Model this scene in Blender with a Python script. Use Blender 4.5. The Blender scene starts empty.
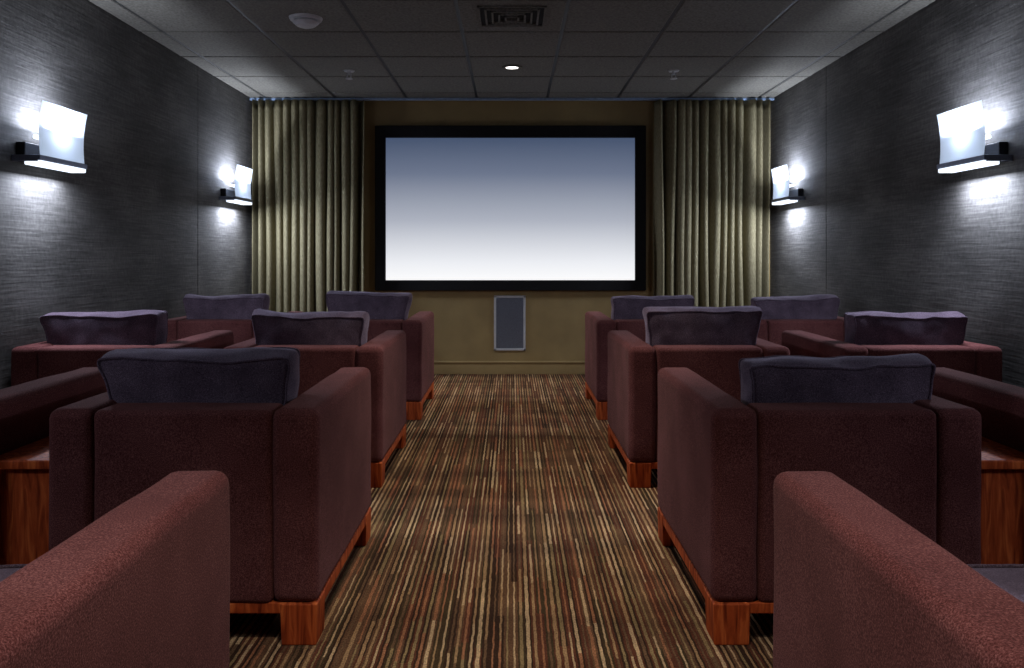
import bpy, bmesh, math, random
from mathutils import Vector, Matrix, noise as mnoise
random.seed(4)
scene = bpy.context.scene
scene.view_settings.view_transform = 'Standard'
COL = scene.collection

# ------------------------------------------------------------- materials
def srgb(r, g, b):
    f = lambda c: (c/255/12.92) if c/255 <= 0.04045 else ((c/255+0.055)/1.055)**2.4
    return (f(r), f(g), f(b), 1)

class M:
    def __init__(s, name):
        s.m = bpy.data.materials.new(name); s.m.use_nodes = True
        s.nt = s.m.node_tree; s.b = s.nt.nodes['Principled BSDF']
    def n(s, t, **kw):
        nd = s.nt.nodes.new(t)
        for k, v in kw.items():
            if k in nd.inputs.keys(): nd.inputs[k].default_value = v
            else: setattr(nd, k, v)
        return nd
    def l(s, a, b): s.nt.links.new(a, b)
    def mapping(s, scale, coord='Object'):
        tc = s.n('ShaderNodeTexCoord'); mp = s.n('ShaderNodeMapping')
        mp.inputs['Scale'].default_value = scale
        s.l(tc.outputs[coord], mp.inputs['Vector']); return mp.outputs['Vector']
    def ramp(s, fac, stops, interp='LINEAR'):
        r = s.n('ShaderNodeValToRGB'); r.color_ramp.interpolation = interp
        e = r.color_ramp.elements
        while len(e) < len(stops): e.new(0.5)
        for i, (p, c) in enumerate(stops): e[i].position = p; e[i].color = c
        s.l(fac, r.inputs['Fac']); return r.outputs['Color']
    def bump(s, h, strength, dist):
        b = s.n('ShaderNodeBump'); b.inputs['Strength'].default_value = strength
        b.inputs['Distance'].default_value = dist
        s.l(h, b.inputs['Height']); s.l(b.outputs['Normal'], s.b.inputs['Normal'])
    def set(s, **kw):
        for k, v in kw.items(): s.b.inputs[k.replace('_', ' ')].default_value = v

def plain(name, col, rough=0.6, metal=0.0, noise_amt=0.15, scale=30):
    a = M(name); v = a.mapping((scale,)*3)
    nz = a.n('ShaderNodeTexNoise', Scale=1.0, Detail=4.0); a.l(v, nz.inputs['Vector'])
    lo = tuple(c*(1-noise_amt) for c in col[:3])+(1,); hi = tuple(min(1, c*(1+noise_amt)) for c in col[:3])+(1,)
    a.l(a.ramp(nz.outputs['Fac'], [(0.3, lo), (0.7, hi)]), a.b.inputs['Base Color'])
    a.set(Roughness=rough, Metallic=metal); return a.m

def fabric(name, dark, mid, light, sheen, sheencol, bumpd=0.002, big=3.0):
    a = M(name)
    v = a.mapping((1, 1, 1))
    n1 = a.n('ShaderNodeTexNoise', Scale=330.0, Detail=3.0, Roughness=0.7); a.l(v, n1.inputs['Vector'])
    n2 = a.n('ShaderNodeTexNoise', Scale=big, Detail=4.0); a.l(v, n2.inputs['Vector'])
    mx = a.n('ShaderNodeMath', operation='MULTIPLY_ADD'); a.l(n2.outputs['Fac'], mx.inputs[0]); mx.inputs[1].default_value = 0.35
    a.l(n1.outputs['Fac'], mx.inputs[2])
    a.l(a.ramp(mx.outputs[0], [(0.5, dark), (0.66, mid), (0.88, light)]), a.b.inputs['Base Color'])
    a.bump(n1.outputs['Fac'], 0.5, bumpd)
    a.set(Roughness=0.95); a.b.inputs['Sheen Weight'].default_value = sheen
    a.b.inputs['Sheen Tint'].default_value = sheencol; a.b.inputs['Sheen Roughness'].default_value = 0.5
    a.b.inputs['Specular IOR Level'].default_value = 0.1
    return a.m

m_body = fabric('maroon_wool', (0.044, 0.0125, 0.012, 1), (0.108, 0.032, 0.031, 1), (0.26, 0.105, 0.10, 1), 0.06, (0.9, 0.55, 0.5, 1), 0.0015)
m_cush = fabric('violet_chenille', (0.034, 0.022, 0.034, 1), (0.094, 0.065, 0.092, 1), (0.24, 0.18, 0.235, 1), 0.3, (0.9, 0.78, 1, 1), 0.003, 8.0)

def wood():
    a = M('cherry_wood'); v = a.mapping((14, 14, 1.6))
    n1 = a.n('ShaderNodeTexNoise', Scale=3.0, Detail=6.0, Distortion=1.2); a.l(v, n1.inputs['Vector'])
    a.l(a.ramp(n1.outputs['Fac'], [(0.3, (0.18, 0.024, 0.007, 1)), (0.5, (0.48, 0.082, 0.020, 1)), (0.7, (0.75, 0.18, 0.045, 1))]), a.b.inputs['Base Color'])
    a.set(Roughness=0.6); a.b.inputs['Specular IOR Level'].default_value = 0.15; return a.m
m_wood = wood()

def wallpaper():
    a = M('grasscloth_wallpaper')
    v = a.mapping((4, 4, 90)); n1 = a.n('ShaderNodeTexNoise', Scale=1.0, Detail=3.0); a.l(v, n1.inputs['Vector'])
    v2 = a.mapping((45, 45, 30)); n2 = a.n('ShaderNodeTexNoise', Scale=1.0, Detail=2.0); a.l(v2, n2.inputs['Vector'])
    v3 = a.mapping((1.6, 1.6, 2.4)); n3 = a.n('ShaderNodeTexNoise', Scale=1.0, Detail=5.0); a.l(v3, n3.inputs['Vector'])
    ad = a.n('ShaderNodeMath', operation='MULTIPLY_ADD'); a.l(n2.outputs['Fac'], ad.inputs[0]); ad.inputs[1].default_value = 0.6; a.l(n1.outputs['Fac'], ad.inputs[2])
    m2 = a.n('ShaderNodeMath', operation='MULTIPLY_ADD'); a.l(n3.outputs['Fac'], m2.inputs[0]); m2.inputs[1].default_value = 1.5; a.l(ad.outputs[0], m2.inputs[2])
    dv = a.n('ShaderNodeMath', operation='DIVIDE'); a.l(m2.outputs[0], dv.inputs[0]); dv.inputs[1].default_value = 3.1
    a.l(a.ramp(dv.outputs[0], [(0.38, (0.036, 0.033, 0.031, 1)), (0.5, (0.074, 0.070, 0.066, 1)), (0.62, (0.135, 0.128, 0.121, 1))]), a.b.inputs['Base Color'])
    a.bump(ad.outputs[0], 0.5, 0.003); a.set(Roughness=0.8); return a.m
m_wall = wallpaper()
m_back = plain('ochre_wall_paint', (0.33, 0.235, 0.095), 0.7, 0, 0.12, 4)
m_base = plain('ochre_baseboard_paint', (0.40, 0.29, 0.125), 0.5, 0, 0.08, 5)
m_tile = plain('acoustic_tile', (0.145, 0.138, 0.118), 0.95, 0, 0.35, 60)
m_tbar = plain('dark_ceiling_grid', (0.018, 0.018, 0.017), 0.6)
m_black = plain('black_velvet', (0.004, 0.004, 0.005), 0.95)
m_bmetal = plain('black_metal', (0.015, 0.015, 0.02), 0.35, 0.6)
m_steel = plain('brushed_steel', (0.30, 0.33, 0.42), 0.4, 0.8)
m_white = plain('white_plastic', (0.55, 0.56, 0.58), 0.5, 0, 0.05)
m_grille = plain('speaker_mesh', (0.20, 0.22, 0.27), 0.7, 0.2, 0.3, 200)
m_track = plain('curtain_track_metal', (0.30, 0.42, 0.62), 0.4, 0.3)

def curtain_mat():
    a = M('olive_linen_curtain'); v = a.mapping((200, 200, 30))
    n1 = a.n('ShaderNodeTexNoise', Scale=1.0, Detail=3.0); a.l(v, n1.inputs['Vector'])
    a.l(a.ramp(n1.outputs['Fac'], [(0.3, (0.130, 0.112, 0.062, 1)), (0.7, (0.26, 0.23, 0.138, 1))]), a.b.inputs['Base Color'])
    a.set(Roughness=0.9); a.b.inputs['Specular IOR Level'].default_value = 0.2; return a.m
m_curt = curtain_mat()

def carpet():
    a = M('striped_carpet'); tc = a.n('ShaderNodeTexCoord'); sp = a.n('ShaderNodeSeparateXYZ'); a.l(tc.outputs['Object'], sp.inputs[0])
    def math_(op, x, y=None, z=None):
        nd = a.n('ShaderNodeMath', operation=op)
        for i, q in enumerate((x, y, z)):
            if q is None: continue
            if isinstance(q, (int, float)): nd.inputs[i].default_value = q
            else: a.l(q, nd.inputs[i])
        return nd.outputs[0]
    def mul(x, y):
        mx = a.n('ShaderNodeMix', data_type='RGBA', blend_type='MULTIPLY'); mx.inputs['Factor'].default_value = 1
        a.l(x, mx.inputs[6]); a.l(y, mx.inputs[7]); return mx.outputs[2]
    def mixc(f, x, y):
        mx = a.n('ShaderNodeMix', data_type='RGBA'); a.l(f, mx.inputs['Factor'])
        a.l(x, mx.inputs[6]); a.l(y, mx.inputs[7]); return mx.outputs[2]
    mpw = a.n('ShaderNodeMapping'); mpw.inputs['Scale'].default_value = (30, 22, 1); a.l(tc.outputs['Object'], mpw.inputs['Vector'])
    nw = a.n('ShaderNodeTexNoise', Scale=1.0, Detail=1.0); a.l(mpw.outputs[0], nw.inputs['Vector'])
    X = math_('MULTIPLY_ADD', nw.outputs['Fac'], 0.007, sp.outputs['X'])
    per = 46.0
    sx = math_('MULTIPLY', X, per)
    col = math_('FLOOR', sx); fr = math_('FRACT', sx)
    def cell(seed, sy):
        w0 = a.n('ShaderNodeTexWhiteNoise', noise_dimensions='1D'); a.l(math_('ADD', col, seed), w0.inputs['W'])
        row = math_('FLOOR', math_('MULTIPLY_ADD', sp.outputs['Y'], sy, math_('MULTIPLY', w0.outputs['Value'], 9.0)))
        cx = a.n('ShaderNodeCombineXYZ'); a.l(col, cx.inputs[0]); a.l(row, cx.inputs[1]); cx.inputs[2].default_value = seed
        w1 = a.n('ShaderNodeTexWhiteNoise', noise_dimensions='3D'); a.l(cx.outputs[0], w1.inputs['Vector'])
        return w1.outputs['Value']
    g = a.ramp(cell(3.1, 0.9), [(0, (0.050, 0.026, 0.016, 1)), (0.3, (0.125, 0.045, 0.026, 1)), (0.55, (0.068, 0.045, 0.023, 1)), (0.75, (0.15, 0.080, 0.044, 1))], 'CONSTANT')
    li = a.ramp(cell(7.7, 2.6), [(0, (0.40, 0.255, 0.13, 1)), (0.28, (0.58, 0.42, 0.24, 1)), (0.50, (0.31, 0.225, 0.11, 1)), (0.68, (0.36, 0.165, 0.085, 1)), (0.84, (0.17, 0.10, 0.055, 1))], 'CONSTANT')
    d = math_('ABSOLUTE', math_('SUBTRACT', fr, 0.5))
    wv = a.n('ShaderNodeTexWhiteNoise', noise_dimensions='1D'); a.l(math_('ADD', col, 41.3), wv.inputs['W'])
    line = math_('LESS_THAN', d, math_('MULTIPLY_ADD', wv.outputs['Value'], 0.16, 0.12))
    c = mixc(line, g, li)
    nz = a.n('ShaderNodeTexNoise', Scale=190.0, Detail=2.0); a.l(tc.outputs['Object'], nz.inputs['Vector'])
    mp = a.n('ShaderNodeMapping'); mp.inputs['Scale'].default_value = (0.7, 4.5, 1); a.l(tc.outputs['Object'], mp.inputs['Vector'])
    nb = a.n('ShaderNodeTexNoise', Scale=1.0, Detail=5.0); a.l(mp.outputs[0], nb.inputs['Vector'])
    cn = a.ramp(nz.outputs['Fac'], [(0.3, (0.42, 0.42, 0.42, 1)), (0.7, (1.45, 1.45, 1.45, 1))])
    cb = a.ramp(nb.outputs['Fac'], [(0.35, (0.66, 0.60, 0.58, 1)), (0.65, (1.25, 1.18, 1.1, 1))])
    a.l(mul(mul(c, cn), cb), a.b.inputs['Base Color'])
    a.bump(math_('ADD', line, nz.outputs['Fac']), 0.5, 0.003); a.set(Roughness=0.95)
    a.b.inputs['Specular IOR Level'].default_value = 0.1
    return a.m
m_carpet = carpet()

def emis(name, col, strength):
    a = M(name); a.set(Roughness=0.4)
    a.b.inputs['Base Color'].default_value = (0.8, 0.85, 0.9, 1)
    a.b.inputs['Emission Color'].default_value = col; a.b.inputs['Emission Strength'].default_value = strength
    return a.m
m_strip = emis('lit_diffuser', (0.78, 0.88, 1.0, 1), 1.5)
m_lens = emis('lit_downlight_lens', (1.0, 0.95, 0.9, 1), 4.0)
def glass():
    a = M('frosted_glass_shade')
    d = a.n('ShaderNodeBsdfDiffuse'); d.inputs['Color'].default_value = (0.40, 0.47, 0.58, 1)
    t = a.n('ShaderNodeBsdfTranslucent'); t.inputs['Color'].default_value = (0.42, 0.48, 0.56, 1)
    em = a.n('ShaderNodeEmission'); em.inputs['Color'].default_value = (0.66, 0.79, 1.0, 1); em.inputs['Strength'].default_value = 0.38
    s1 = a.n('ShaderNodeAddShader')
    mx = a.n('ShaderNodeMixShader'); mx.inputs[0].default_value = 0.6
    a.l(d.outputs[0], mx.inputs[1]); a.l(t.outputs[0], mx.inputs[2]); a.l(mx.outputs[0], s1.inputs[0]); a.l(em.outputs[0], s1.inputs[1])
    out = a.nt.nodes['Material Output']; a.l(s1.outputs[0], out.inputs['Surface']); return a.m
m_glass = glass()

def screen_mat():
    a = M('projected_gradient_screen'); tc = a.n('ShaderNodeTexCoord'); sp = a.n('ShaderNodeSeparateXYZ'); a.l(tc.outputs['Generated'], sp.inputs[0])
    c = a.ramp(sp.outputs['Z'], [(0.0, srgb(252, 252, 253)), (0.12, srgb(236, 238, 243)), (0.42, srgb(172, 177, 190)), (0.75, srgb(106, 116, 138)), (1.0, srgb(68, 82, 108))])
    a.b.inputs['Base Color'].default_value = (0.02, 0.02, 0.02, 1); a.set(Roughness=0.8)
    a.l(c, a.b.inputs['Emission Color']); a.b.inputs['Emission Strength'].default_value = 1.0
    return a.m
m_screen = screen_mat()

# ------------------------------------------------------------- mesh helpers
def mk(name, bm, mat, parent=None, smooth=False, loc=(0, 0, 0)):
    me = bpy.data.meshes.new(name); bm.to_mesh(me); bm.free()
    for m in (mat if isinstance(mat, (list, tuple)) else [mat]): me.materials.append(m)
    if smooth:
        for p in me.polygons: p.use_smooth = True
    ob = bpy.data.objects.new(name, me); COL.objects.link(ob); ob.location = loc
    if parent: ob.parent = parent
    return ob

def add_box(bm, lo, hi, bevel=0.0, seg=3, mi=0):
    ret = bmesh.ops.create_cube(bm, size=1.0)
    vs = ret['verts']
    for v in vs:
        for i in range(3): v.co[i] = lo[i] + (v.co[i]+0.5)*(hi[i]-lo[i])
    faces = set(f for v in vs for f in v.link_faces)
    for f in faces: f.material_index = mi
    if bevel > 0:
        es = list(set(e for v in vs for e in v.link_edges))
        r = bmesh.ops.bevel(bm, geom=es, offset=bevel, segments=seg, affect='EDGES', profile=0.5)
        for f in r['faces']: f.material_index = mi

def box(name, lo, hi, mat, parent=None, bevel=0.0, seg=3):
    bm = bmesh.new(); add_box(bm, lo, hi, bevel, seg)
    ob = mk(name, bm, mat, parent, smooth=bevel > 0)
    if bevel > 0: wn(ob)
    return ob

def wn(ob):
    md = ob.modifiers.new('wn', 'WEIGHTED_NORMAL'); md.keep_sharp = True

def cyl(bm, c, r1, r2, z0, z1, seg=32, mi=0):
    ret = bmesh.ops.create_cone(bm, cap_ends=True, segments=seg, radius1=r1, radius2=r2, depth=z1-z0,
                                matrix=Matrix.Translation((c[0], c[1], (z0+z1)/2)))
    for f in set(f for v in ret['verts'] for f in v.link_faces): f.material_index = mi

def tube(bm, pts, r, n=6):
    rings = []; N = len(pts)
    for i, p in enumerate(pts):
        t = (pts[(i+1) % N]-pts[i-1]).normalized()
        ref = Vector((0.31, 0.87, 0.38)); a = (ref - t*ref.dot(t)).normalized(); b = t.cross(a)
        rings.append([bm.verts.new(p + (a*math.cos(2*math.pi*k/n)+b*math.sin(2*math.pi*k/n))*r) for k in range(n)])
    for i in range(N):
        for k in range(n):
            bm.faces.new((rings[i][k], rings[i][(k+1) % n], rings[(i+1) % N][(k+1) % n], rings[(i+1) % N][k]))

def cushion_mesh(name, w, h, t, puff, seed, orient, flare=0.0, sag=0.0, wr=0.006, corner=0.10, skew=0.0):
    """box cushion with welted edges. orient 'back': u->x v->z s->y ; 'seat': u->x v->y s->z"""
    off = Vector((seed*7.3, seed*3.1, seed*1.7))
    def P(u, v, s):
        k = corner
        uu, vv = u, v
        if abs(u) > 1-k and abs(v) > 1-k:
            du = (abs(u)-(1-k))/k; dv = (abs(v)-(1-k))/k
            mlen = max(du, dv); L = math.hypot(du, dv)
            if L > 0:
                sc = mlen/L; sc = 0.5*sc+0.5
                uu = math.copysign((1-k)+du*sc*k, u); vv = math.copysign((1-k)+dv*sc*k, v)
        x = uu*w/2*(1+flare*vv) * (1 - 0.025*(1-vv*vv)) + skew*vv
        z = vv*h/2 * (1 - 0.03*(1-uu*uu)*(0 if vv > 0 else 1)) - (sag*(1-uu*uu) if vv > 0 else 0)*vv
        pf = (1-abs(u)**3)*(1-abs(v)**3)
        y = s*(t/2)*(1+puff*pf)
        e = 0.10*t*(1-s*s)
        if abs(u) > 0.999: x += math.copysign(e, u)
        if abs(v) > 0.999: z += math.copysign(e, v)
        q = Vector((x, y, z))
        d = mnoise.noise_vector(q*5+off)*wr*1.6 + mnoise.noise_vector(q*16+off)*wr*0.8
        q += d
        return q
    bm = bmesh.new()
    bmesh.ops.create_cube(bm, size=2.0)
    bmesh.ops.subdivide_edges(bm, edges=bm.edges[:], cuts=17, use_grid_fill=True)
    for vt in bm.verts:
        u, s, v = vt.co
        vt.co = P(u, v, s)
    N = 28
    for s in (-1, 1):
        pts = []
        per = [(-1+2*i/N, -1) for i in range(N)]+[(1, -1+2*i/N) for i in range(N)]+[(1-2*i/N, 1) for i in range(N)]+[(-1, 1-2*i/N) for i in range(N)]
        for (u, v) in per: pts.append(P(u*0.999, v*0.999, s))
        tube(bm, pts, 0.0055)
    if orient == 'seat':
        for vt in bm.verts:
            x, y, z = vt.co; vt.co = (x, z, y)
        bmesh.ops.reverse_faces(bm, faces=bm.faces[:])
    me = bpy.data.meshes.new(name); bm.to_mesh(me); bm.free()
    me.materials.append(m_cush)
    for p in me.polygons: p.use_smooth = True
    return me

# ------------------------------------------------------------- room
W = 2.58; Y0, Y1 = -2.2, 8.0; H = 2.73
floor = box('floor', (-W-0.15, Y0-0.15, -0.12), (W+0.15, Y1+0.15, 0), m_carpet)
def side_wall(name, sx):
    bm = bmesh.new(); x0, x1 = (sx*W, sx*(W+0.15)) if sx > 0 else (sx*(W+0.15), sx*W)
    seams = [Y0-0.15, 1.1, 3.82, 6.57, Y1+0.15]
    for a, b in zip(seams[:-1], seams[1:]):
        add_box(bm, (x0, a+0.002, 0), (x1, b-0.002, H+0.12), 0.004, 1)
    return mk(name, bm, m_wall)
side_wall('wall_left', -1); side_wall('wall_right', 1)
box('wall_front', (-W, Y1, 0), (W, Y1+0.15, H+0.12), m_back)
box('wall_rear', (-W, Y0-0.15, 0), (W, Y0, H+0.12), m_wall)
def baseboard(name, lo, hi, cap):
    bm = bmesh.new(); add_box(bm, lo, hi, 0.004, 2); add_box(bm, *cap, 0.003, 2)
    wn(mk(name, bm, m_base, smooth=True))
baseboard('baseboard_front', (-1.5, Y1-0.018, 0), (1.5, Y1, 0.115), ((-1.5, Y1-0.026, 0.112), (1.5, Y1, 0.130)))

# ceiling with lay-in tiles
bm = bmesh.new()
add_box(bm, (-W-0.15, Y0-0.15, H+0.03), (W+0.15, Y1+0.15, H+0.12), mi=1)
T = 0.69
xs = [-W]+[-2.415+T*i for i in range(8)]+[W]
ys = [Y0]; y = 4.83-T*10
while y < Y1:
    if y > Y0+0.02: ys.append(y)
    y += T
ys.append(Y1)
g = 0.011
for a, b in zip(xs[:-1], xs[1:]):
    for c, d in zip(ys[:-1], ys[1:]):
        add_box(bm, (a+g, c+g, H), (b-g, d-g, H+0.035), 0.006, 1, mi=0)
for a in xs[1:-1]: add_box(bm, (a-g, Y0, H+0.006), (a+g, Y1, H+0.03), mi=1)
for c in ys[1:-1]: add_box(bm, (-W, c-g, H+0.006), (W, c+g, H+0.03), mi=1)
mk('ceiling', bm, [m_tile, m_tbar])

# ------------------------------------------------------------- screen
SY = Y1
e = bpy.data.objects.new('projection_screen', None); COL.objects.link(e)
bm = bmesh.new()
x0, x1, z0, z1 = -1.36, 1.33, 0.835, 2.475; ix0, ix1, iz0, iz1 = -1.255, 1.222, 0.94, 2.355
add_box(bm, (x0, SY-0.07, z0), (ix0, SY, z1), 0.008, 2); add_box(bm, (ix1, SY-0.07, z0), (x1, SY, z1), 0.008, 2)
add_box(bm, (ix0-0.01, SY-0.07, iz1), (ix1+0.01, SY, z1), 0.008, 2); add_box(bm, (ix0-0.01, SY-0.07, z0), (ix1+0.01, SY, iz0), 0.008, 2)
mk('screen_frame', bm, m_black, e)
box('screen_surface', (ix0, SY-0.04, iz0), (ix1, SY-0.02, iz1), m_screen, e)

# in-wall speaker
e = bpy.data.objects.new('in_wall_speaker', None); COL.objects.link(e)
bm = bmesh.new(); a0, a1, b0, b1 = -0.180, 0.135, 0.235, 0.785; t = 0.022
for lo, hi in (((a0, b0), (a0+t, b1)), ((a1-t, b0), (a1, b1)), ((a0, b1-t), (a1, b1)), ((a0, b0), (a1, b0+t))):
    add_box(bm, (lo[0], SY-0.014, lo[1]), (hi[0], SY, hi[1]), 0.003, 2)
mk('speaker_frame', bm, m_white, e)
bm = bmesh.new(); add_box(bm, (a0+t, SY-0.008, b0+t), (a1-t, SY, b1-t))
nx = 26
for i in range(1, nx):
    xx = a0+t+(a1-a0-2*t)*i/nx
    add_box(bm, (xx-0.002, SY-0.011, b0+t), (xx+0.002, SY-0.007, b1-t))
mk('speaker_grille', bm, m_grille, e)

# curtain track
bm = bmesh.new(); add_box(bm, (-W+0.01, Y1-0.17, H-0.022), (W-0.01, Y1-0.13, H), 0.004, 2)
mk('curtain_track', bm, m_track)

# curtains
def curtain(name, xa, xb, seed):
    rnd = random.Random(seed); bm = bmesh.new()
    nf = 13; xsn = 480; zs = 30
    ph = [rnd.uniform(-0.5, 0.5) for _ in range(40)]
    am = [rnd.uniform(0.5, 1.35) for _ in range(40)]
    rows = []
    for j in range(zs+1):
        v = j/zs; z = 0.012 + (H-0.03-0.012)*v
        row = []
        for i in range(xsn+1):
            u = i/xsn
            f = u*nf; k = int(f); fr = f-k
            p = ph[k]*(1-fr)+ph[k+1]*fr; a_ = am[k]*(1-fr)+am[k+1]*fr
            drift = 0.6*mnoise.noise(Vector((u*6, v*1.3, seed)))*(1-v*0.7)
            w = 2*math.pi*(f+0.55*p+drift)
            yo = 0.095*a_*(math.sin(w)+0.25*math.sin(2*w+1)) * (1-0.3*v)
            yo += 0.014*mnoise.noise(Vector((u*30, v*3, seed+5)))
            xx = xa+(xb-xa)*u + 0.026*math.cos(w)*a_*min(1, 8*u, 8*(1-u))
            row.append(bm.verts.new((xx, Y1-0.155+0.125*math.tanh(yo/0.125), z)))
        rows.append(row)
    for j in range(zs):
        for i in range(xsn): bm.faces.new((rows[j][i], rows[j][i+1], rows[j+1][i+1], rows[j+1][i]))
    ob = mk(name, bm, m_curt, smooth=True)
    md = ob.modifiers.new('s', 'SOLIDIFY'); md.thickness = 0.004
curtain('curtain', -W+0.065, -1.44, 1); curtain('curtain.001', 1.40, W-0.065, 2)

# ------------------------------------------------------------- armchair
CW = 0.83; CD = 0.95; CH = 0.72; AT = 0.145; BZ = 0.125
def soft_box(lo, hi, bev, seed, amp=0.004):
    bm = bmesh.new(); bmesh.ops.create_cube(bm, size=1.0)
    for v in bm.verts:
        for i in range(3): v.co[i] = lo[i]+(v.co[i]+0.5)*(hi[i]-lo[i])
    bmesh.ops.bevel(bm, geom=bm.edges[:], offset=bev, segments=4, affect='EDGES', profile=0.5)
    for ax in range(3):
        n = max(1, int((hi[ax]-lo[ax]-2*bev)/0.07))
        for k in range(1, n):
            c = lo[ax]+bev+(hi[ax]-lo[ax]-2*bev)*k/n; no = [0, 0, 0]; no[ax] = 1; co = [0, 0, 0]; co[ax] = c
            bmesh.ops.bisect_plane(bm, geom=bm.verts[:]+bm.edges[:]+bm.faces[:], plane_co=co, plane_no=no)
    for v in bm.verts:
        v.co += mnoise.noise_vector(v.co*4+Vector((seed, 0, 0)))*amp
    return bm
def mesh_of(bm, name, mat):
    me = bpy.data.meshes.new(name); bm.to_mesh(me); bm.free(); me.materials.append(mat)
    for p in me.polygons: p.use_smooth = True
    return me
h = CW/2
P_arm_l = mesh_of(soft_box((-h, -CD/2, BZ), (-h+AT, CD/2, CH), 0.032, 1), 'arm_left', m_body)
P_arm_r = mesh_of(soft_box((h-AT, -CD/2, BZ), (h, CD/2, CH), 0.032, 2), 'arm_right', m_body)
P_back = mesh_of(soft_box((-h+AT-0.004, -CD/2+0.002, BZ), (h-AT+0.004, -CD/2+0.16, CH-0.004), 0.022, 3), 'backrest', m_body)
P_deck = mesh_of(soft_box((-h+AT-0.004, -CD/2+0.14, BZ), (h-AT+0.004, CD/2-0.02, 0.33), 0.02, 4), 'seat_deck', m_body)
bm = bmesh.new()
for sx in (-1, 1):
    add_box(bm, (min(sx*(h-0.006), sx*(h-0.055)), -CD/2+0.008, 0.088), (max(sx*(h-0.006), sx*(h-0.055)), CD/2-0.008, 0.13), 0.004, 2)
for ya in (-CD/2+0.008, CD/2-0.051):
    add_box(bm, (-h+0.03, ya, 0.096), (h-0.03, ya+0.043, 0.13), 0.004, 2)
P_rail = mesh_of(bm, 'base_rail', m_wood)
P_legs = []
for i, (sx, sy) in enumerate(((-1, -1), (1, -1), (-1, 1), (1, 1))):
    bm = bmesh.new(); cx = sx*(h-0.060); cy = sy*(CD/2-0.060)
    add_box(bm, (cx-0.057, cy-0.057, 0), (cx+0.057, cy+0.057, 0.128), 0.005, 2)
    for v in bm.verts:
        k = 1-0.06*(1-v.co.z/0.128); v.co.x = cx+(v.co.x-cx)*k; v.co.y = cy+(v.co.y-cy)*k
    P_legs.append(mesh_of(bm, 'leg_%d' % (i+1), m_wood))
inner = CW-2*AT
P_seat = cushion_mesh('seat_cushion', inner-0.02, CD-0.16, 0.16, 0.22, 5, 'seat', wr=0.003, corner=0.08)
P_pil = [cushion_mesh('back_cushion', inner+w_, 0.40, 0.14, 0.35, s, 'back', flare=f, sag=sg, wr=0.009, skew=sk)
         for s, f, sg, sk, w_ in ((1, 0.07, 0.004, -0.012, 0.03), (2, 0.065, 0.006, 0.008, 0.03), (3, 0.07, 0.004, 0.0, 0.03), (4, 0.06, 0.016, -0.006, 0.03), (5, 0.0, 0.01, 0, -0.04))]

def part(me, par, loc=(0, 0, 0), rot=(0, 0, 0)):
    ob = bpy.data.objects.new(me.name.split('.')[0], me); COL.objects.link(ob)
    ob.parent = par; ob.location = loc; ob.rotation_euler = rot; return ob
def armchair(x, yrear, pil=0, lean=0.0, tilt=0.0, dx=0.0, dz=0.0):
    e = bpy.data.objects.new('armchair', None); COL.objects.link(e); e.location = (x, yrear+CD/2, 0)
    for me in (P_arm_l, P_arm_r, P_back, P_deck):
        o = part(me, e); wn(o)
    wn(part(P_rail, e))
    for l in P_legs: wn(part(l, e))
    s = part(P_seat, e, (0, 0.08, 0.42)); sm = s.modifiers.new('sub', 'SUBSURF'); sm.levels = sm.render_levels = 1
    b = part(P_pil[pil], e, (dx, -CD/2+0.255, 0.69+dz), (math.radians(6+lean), math.radians(tilt), 0))
    sm = b.modifiers.new('sub', 'SUBSURF'); sm.levels = sm.render_levels = 1
    return e

ROW = [0.82, 2.43, 4.08, 5.76]
chairs = [  # x, row, pillow, lean, tilt, dx, dz
    (-1.03, 0, 4, 0, 0, -0.02, -0.01), (0.985, 0, 4, 0, 0, 0.02, -0.01), (-2.09, 0, 0, 0, 0, 0, 0), (2.09, 0, 3, 0, 0, 0, 0),
    (-1.005, 1, 0, 0, 0.8, -0.018, -0.028), (1.025, 1, 1, 0, -0.8, 0.045, -0.050), (-2.09, 1, 2, 0, 0, 0, 0), (2.11, 1, 3, 0, 0, 0, 0),
    (-1.075, 2, 3, 0, 1.5, -0.01, -0.012), (1.012, 2, 2, 0, 0, 0.01, 0.008), (-2.155, 2, 0, -3, 0.0, -0.03, -0.018), (2.10, 2, 1, 0, 0.5, 0.01, -0.018),
    (-1.065, 3, 2, 0, 2.0, -0.01, 0.010), (1.025, 3, 1, 0, 0, 0.02, -0.015), (-2.145, 3, 3, 0, 0, 0.01, -0.005), (2.12, 3, 0, 0, -1, 0.01, -0.02)]
for c in chairs: armchair(c[0], ROW[c[1]], c[2], c[3], c[4], c[5], c[6])

# side tables between chairs
def side_table(x, y, w):
    e = bpy.data.objects.new('side_table', None); COL.objects.link(e); e.location = (x, y, 0)
    D = 0.56; hh = 0.54
    bm = bmesh.new()
    add_box(bm, (-w/2+0.006, 0.01, 0.05), (-w/2+0.03, D-0.01, hh-0.03), 0.003, 2)
    add_box(bm, (w/2-0.03, 0.01, 0.05), (w/2-0.006, D-0.01, hh-0.03), 0.003, 2)
    add_box(bm, (-w/2+0.03, 0.018, 0.05), (w/2-0.03, 0.036, hh-0.03), 0.002, 1)
    add_box(bm, (-w/2+0.03, D-0.036, 0.05), (w/2-0.03, D-0.018, hh-0.03), 0.002, 1)
    wn(mk('cabinet_body', bm, m_wood, e, True))
    wn(box('table_top', (-w/2, 0, hh-0.03), (w/2, D, hh), m_wood, e, 0.005, 2))
    wn(box('plinth', (-w/2+0.02, 0.03, 0), (w/2-0.02, D-0.03, 0.052), m_wood, e, 0.003, 2))
for r in range(4):
    row = [c for c in chairs if c[1] == r]
    for sx in (-1, 1):
        p = sorted([c[0] for c in row if c[0]*sx > 0])
        gap = abs(p[1]-p[0])-CW
        side_table((p[0]+p[1])/2, ROW[r]+0.10, gap-0.016)

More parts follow.
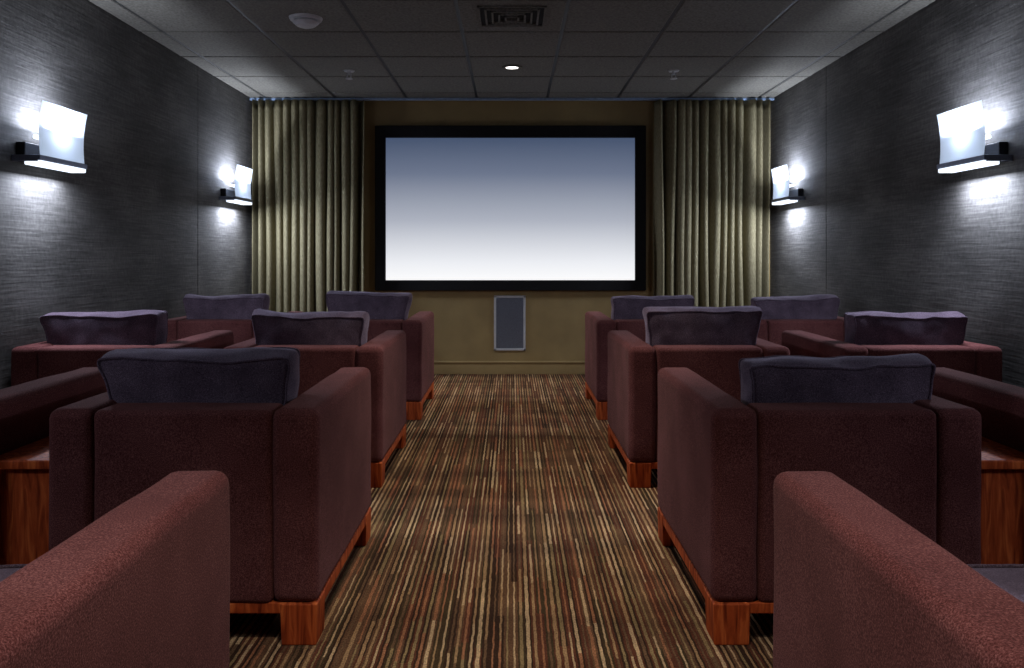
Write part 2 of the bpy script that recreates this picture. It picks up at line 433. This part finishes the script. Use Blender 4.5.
# ------------------------------------------------------------- lamps
def light(name, kind, loc, energy, col, parent=None, rot=(0, 0, 0), **kw):
    d = bpy.data.lights.new(name, kind); d.energy = energy; d.color = col
    for k, v in kw.items(): setattr(d, k, v)
    o = bpy.data.objects.new(name, d); COL.objects.link(o); o.location = loc; o.rotation_euler = rot
    if parent: o.parent = parent
    return o
COOL = (0.76, 0.83, 1.0)
def sconce(sx, y, zc=1.68, k=1.0, ks=1.0):
    e = bpy.data.objects.new('wall_sconce', None); COL.objects.link(e)
    e.location = (sx*W, y, zc); e.rotation_euler = (0, 0, math.radians(90 if sx < 0 else -90))
    hw = 0.215
    wn(box('wall_bracket', (-hw+0.02, -0.05, -0.005), (hw-0.02, 0, 0.10), m_bmetal, e, 0.006, 2))
    bm = bmesh.new()
    add_box(bm, (-hw-0.016, -0.150, 0.0), (hw+0.016, -0.132, 0.028), 0.004, 2)
    add_box(bm, (-hw-0.016, -0.135, -0.006), (-hw-0.002, -0.0, 0.028), 0.004, 2)
    add_box(bm, (hw+0.002, -0.135, -0.006), (hw+0.016, -0.0, 0.028), 0.004, 2)
    wn(mk('metal_tray', bm, m_steel, e, True))
    box('lower_diffuser', (-hw-0.004, -0.148, -0.022), (hw+0.004, -0.06, 0.002), m_strip, e, 0.004, 1)
    bm = bmesh.new(); nu, nv = 16, 14; R = []
    for j in range(nv+1):
        v = j/nv; row = []
        for i in range(nu+1):
            u = -1+2*i/nu
            yy = -0.141 - 0.014*(v**2) + 0.009*math.sin(v*math.pi)
            row.append(bm.verts.new((u*(hw+0.003*v), yy, 0.02+0.290*v)))
        R.append(row)
    for j in range(nv):
        for i in range(nu): bm.faces.new((R[j][i], R[j][i+1], R[j+1][i+1], R[j+1][i]))
    o = mk('glass_shade', bm, m_glass, e, True)
    bm = bmesh.new(); bmesh.ops.create_cone(bm, cap_ends=True, segments=16, radius1=0.013, radius2=0.013, depth=0.26, matrix=Matrix.Translation((0, -0.065, 0.135)) @ Matrix.Rotation(math.pi/2, 4, 'Y'))
    mk('lamp_tube', bm, m_strip, e, True)
    light('uplight', 'AREA', (0, -0.085, 0.17), 11.5*k, COOL, e, rot=(math.radians(180), 0, 0), shape='RECTANGLE', size=0.3, size_y=0.05)
    light('bulb', 'POINT', (0, -0.070, 0.175), 2.6*k, COOL, e, shadow_soft_size=0.03)
    light('downlight', 'AREA', (0, -0.09, -0.035), 16.0*k, COOL, e, rot=(math.radians(-18), 0, 0), shape='RECTANGLE', size=0.4, size_y=0.07)
    light('shade_glow', 'AREA', (0, -0.180, 0.16), 2.0*k*ks, COOL, e, rot=(math.radians(-90), 0, 0), shape='RECTANGLE', size=0.4, size_y=0.24)
for sx in (-1, 1):
    sconce(sx, 1.45, k=0.45, ks=0.6); sconce(sx, 4.35); sconce(sx, 7.27, k=1.3, ks=0.9)

def downlight(x, y, en, ang=85):
    e = bpy.data.objects.new('recessed_downlight', None); COL.objects.link(e); e.location = (x, y, H)
    bm = bmesh.new()
    N = 40; prof = [(0.085, 0.0), (0.085, -0.008), (0.075, -0.012), (0.058, -0.010), (0.052, -0.001)]
    rr = [[bm.verts.new((r*math.cos(2*math.pi*i/N), r*math.sin(2*math.pi*i/N), z)) for i in range(N)] for r, z in prof]
    for a, b in zip(rr[:-1], rr[1:]):
        for i in range(N): bm.faces.new((a[i], a[(i+1) % N], b[(i+1) % N], b[i]))
    mk('trim_ring', bm, m_tile, e, True)
    bm = bmesh.new(); cyl(bm, (0, 0), 0.052, 0.052, -0.004, 0.0); mk('lens', bm, m_lens, e)
    light('lamp', 'SPOT', (0, 0, -0.03), en, (1.0, 0.91, 0.80), e, spot_size=math.radians(ang), spot_blend=0.9, shadow_soft_size=0.05)
downlight(0, 6.555, 85, 72); downlight(0, 3.795, 125, 78); downlight(0, 1.035, 145, 85)

# ceiling diffuser
e = bpy.data.objects.new('air_vent', None); COL.objects.link(e); e.location = (0, 5.235-0.08, H)
bm = bmesh.new()
for k in range(5):
    r = 0.215-0.042*k; w = 0.012; z = -0.004-0.003*k
    for lo, hi in (((-r, -r), (r, -r+w)), ((-r, r-w), (r, r)), ((-r, -r), (-r+w, r)), ((r-w, -r), (r, r))):
        add_box(bm, (lo[0], lo[1], z-0.006), (hi[0], hi[1], 0.0), 0.001, 1)
mk('vent_louvres', bm, m_tile, e)
box('vent_throat', (-0.21, -0.21, -0.002), (0.21, 0.21, 0.001), m_black, e)

# smoke detector
bm = bmesh.new()
cyl(bm, (0, 0), 0.10, 0.108, -0.016, 0.0); cyl(bm, (0, 0), 0.075, 0.075, -0.030, -0.016); cyl(bm, (0, 0), 0.06, 0.085, -0.052, -0.030); cyl(bm, (0, 0), 0.03, 0.05, -0.062, -0.052)
o = mk('smoke_detector', bm, m_white, loc=(-1.34, 5.20, H))
# sprinklers
for x in (-1.36, 1.35):
    bm = bmesh.new()
    cyl(bm, (0, 0), 0.042, 0.047, -0.008, 0.0); cyl(bm, (0, 0), 0.012, 0.014, -0.035, -0.008, 12)
    for s in (-1, 1): add_box(bm, (s*0.016-0.004, -0.004, -0.065), (s*0.016+0.004, 0.004, -0.028), 0.001, 1)
    cyl(bm, (0, 0), 0.030, 0.030, -0.070, -0.065, 16)
    mk('fire_sprinkler', bm, m_white, loc=(x, 6.68, H))

# ------------------------------------------------------------- world + camera
w = bpy.data.worlds.new('World'); scene.world = w; w.use_nodes = True
w.node_tree.nodes['Background'].inputs[0].default_value = (0.6, 0.7, 1, 1); w.node_tree.nodes['Background'].inputs[1].default_value = 0.02
cam = bpy.data.cameras.new('camera'); co = bpy.data.objects.new('camera', cam); COL.objects.link(co)
co.location = (0, 0, 1.19); co.rotation_euler = (math.radians(90), 0, 0)
cam.sensor_fit = 'HORIZONTAL'; cam.sensor_width = 36; cam.lens = 800/1024*36; cam.shift_y = -79/1024; cam.shift_x = 0
cam.clip_start = 0.05
scene.camera = co
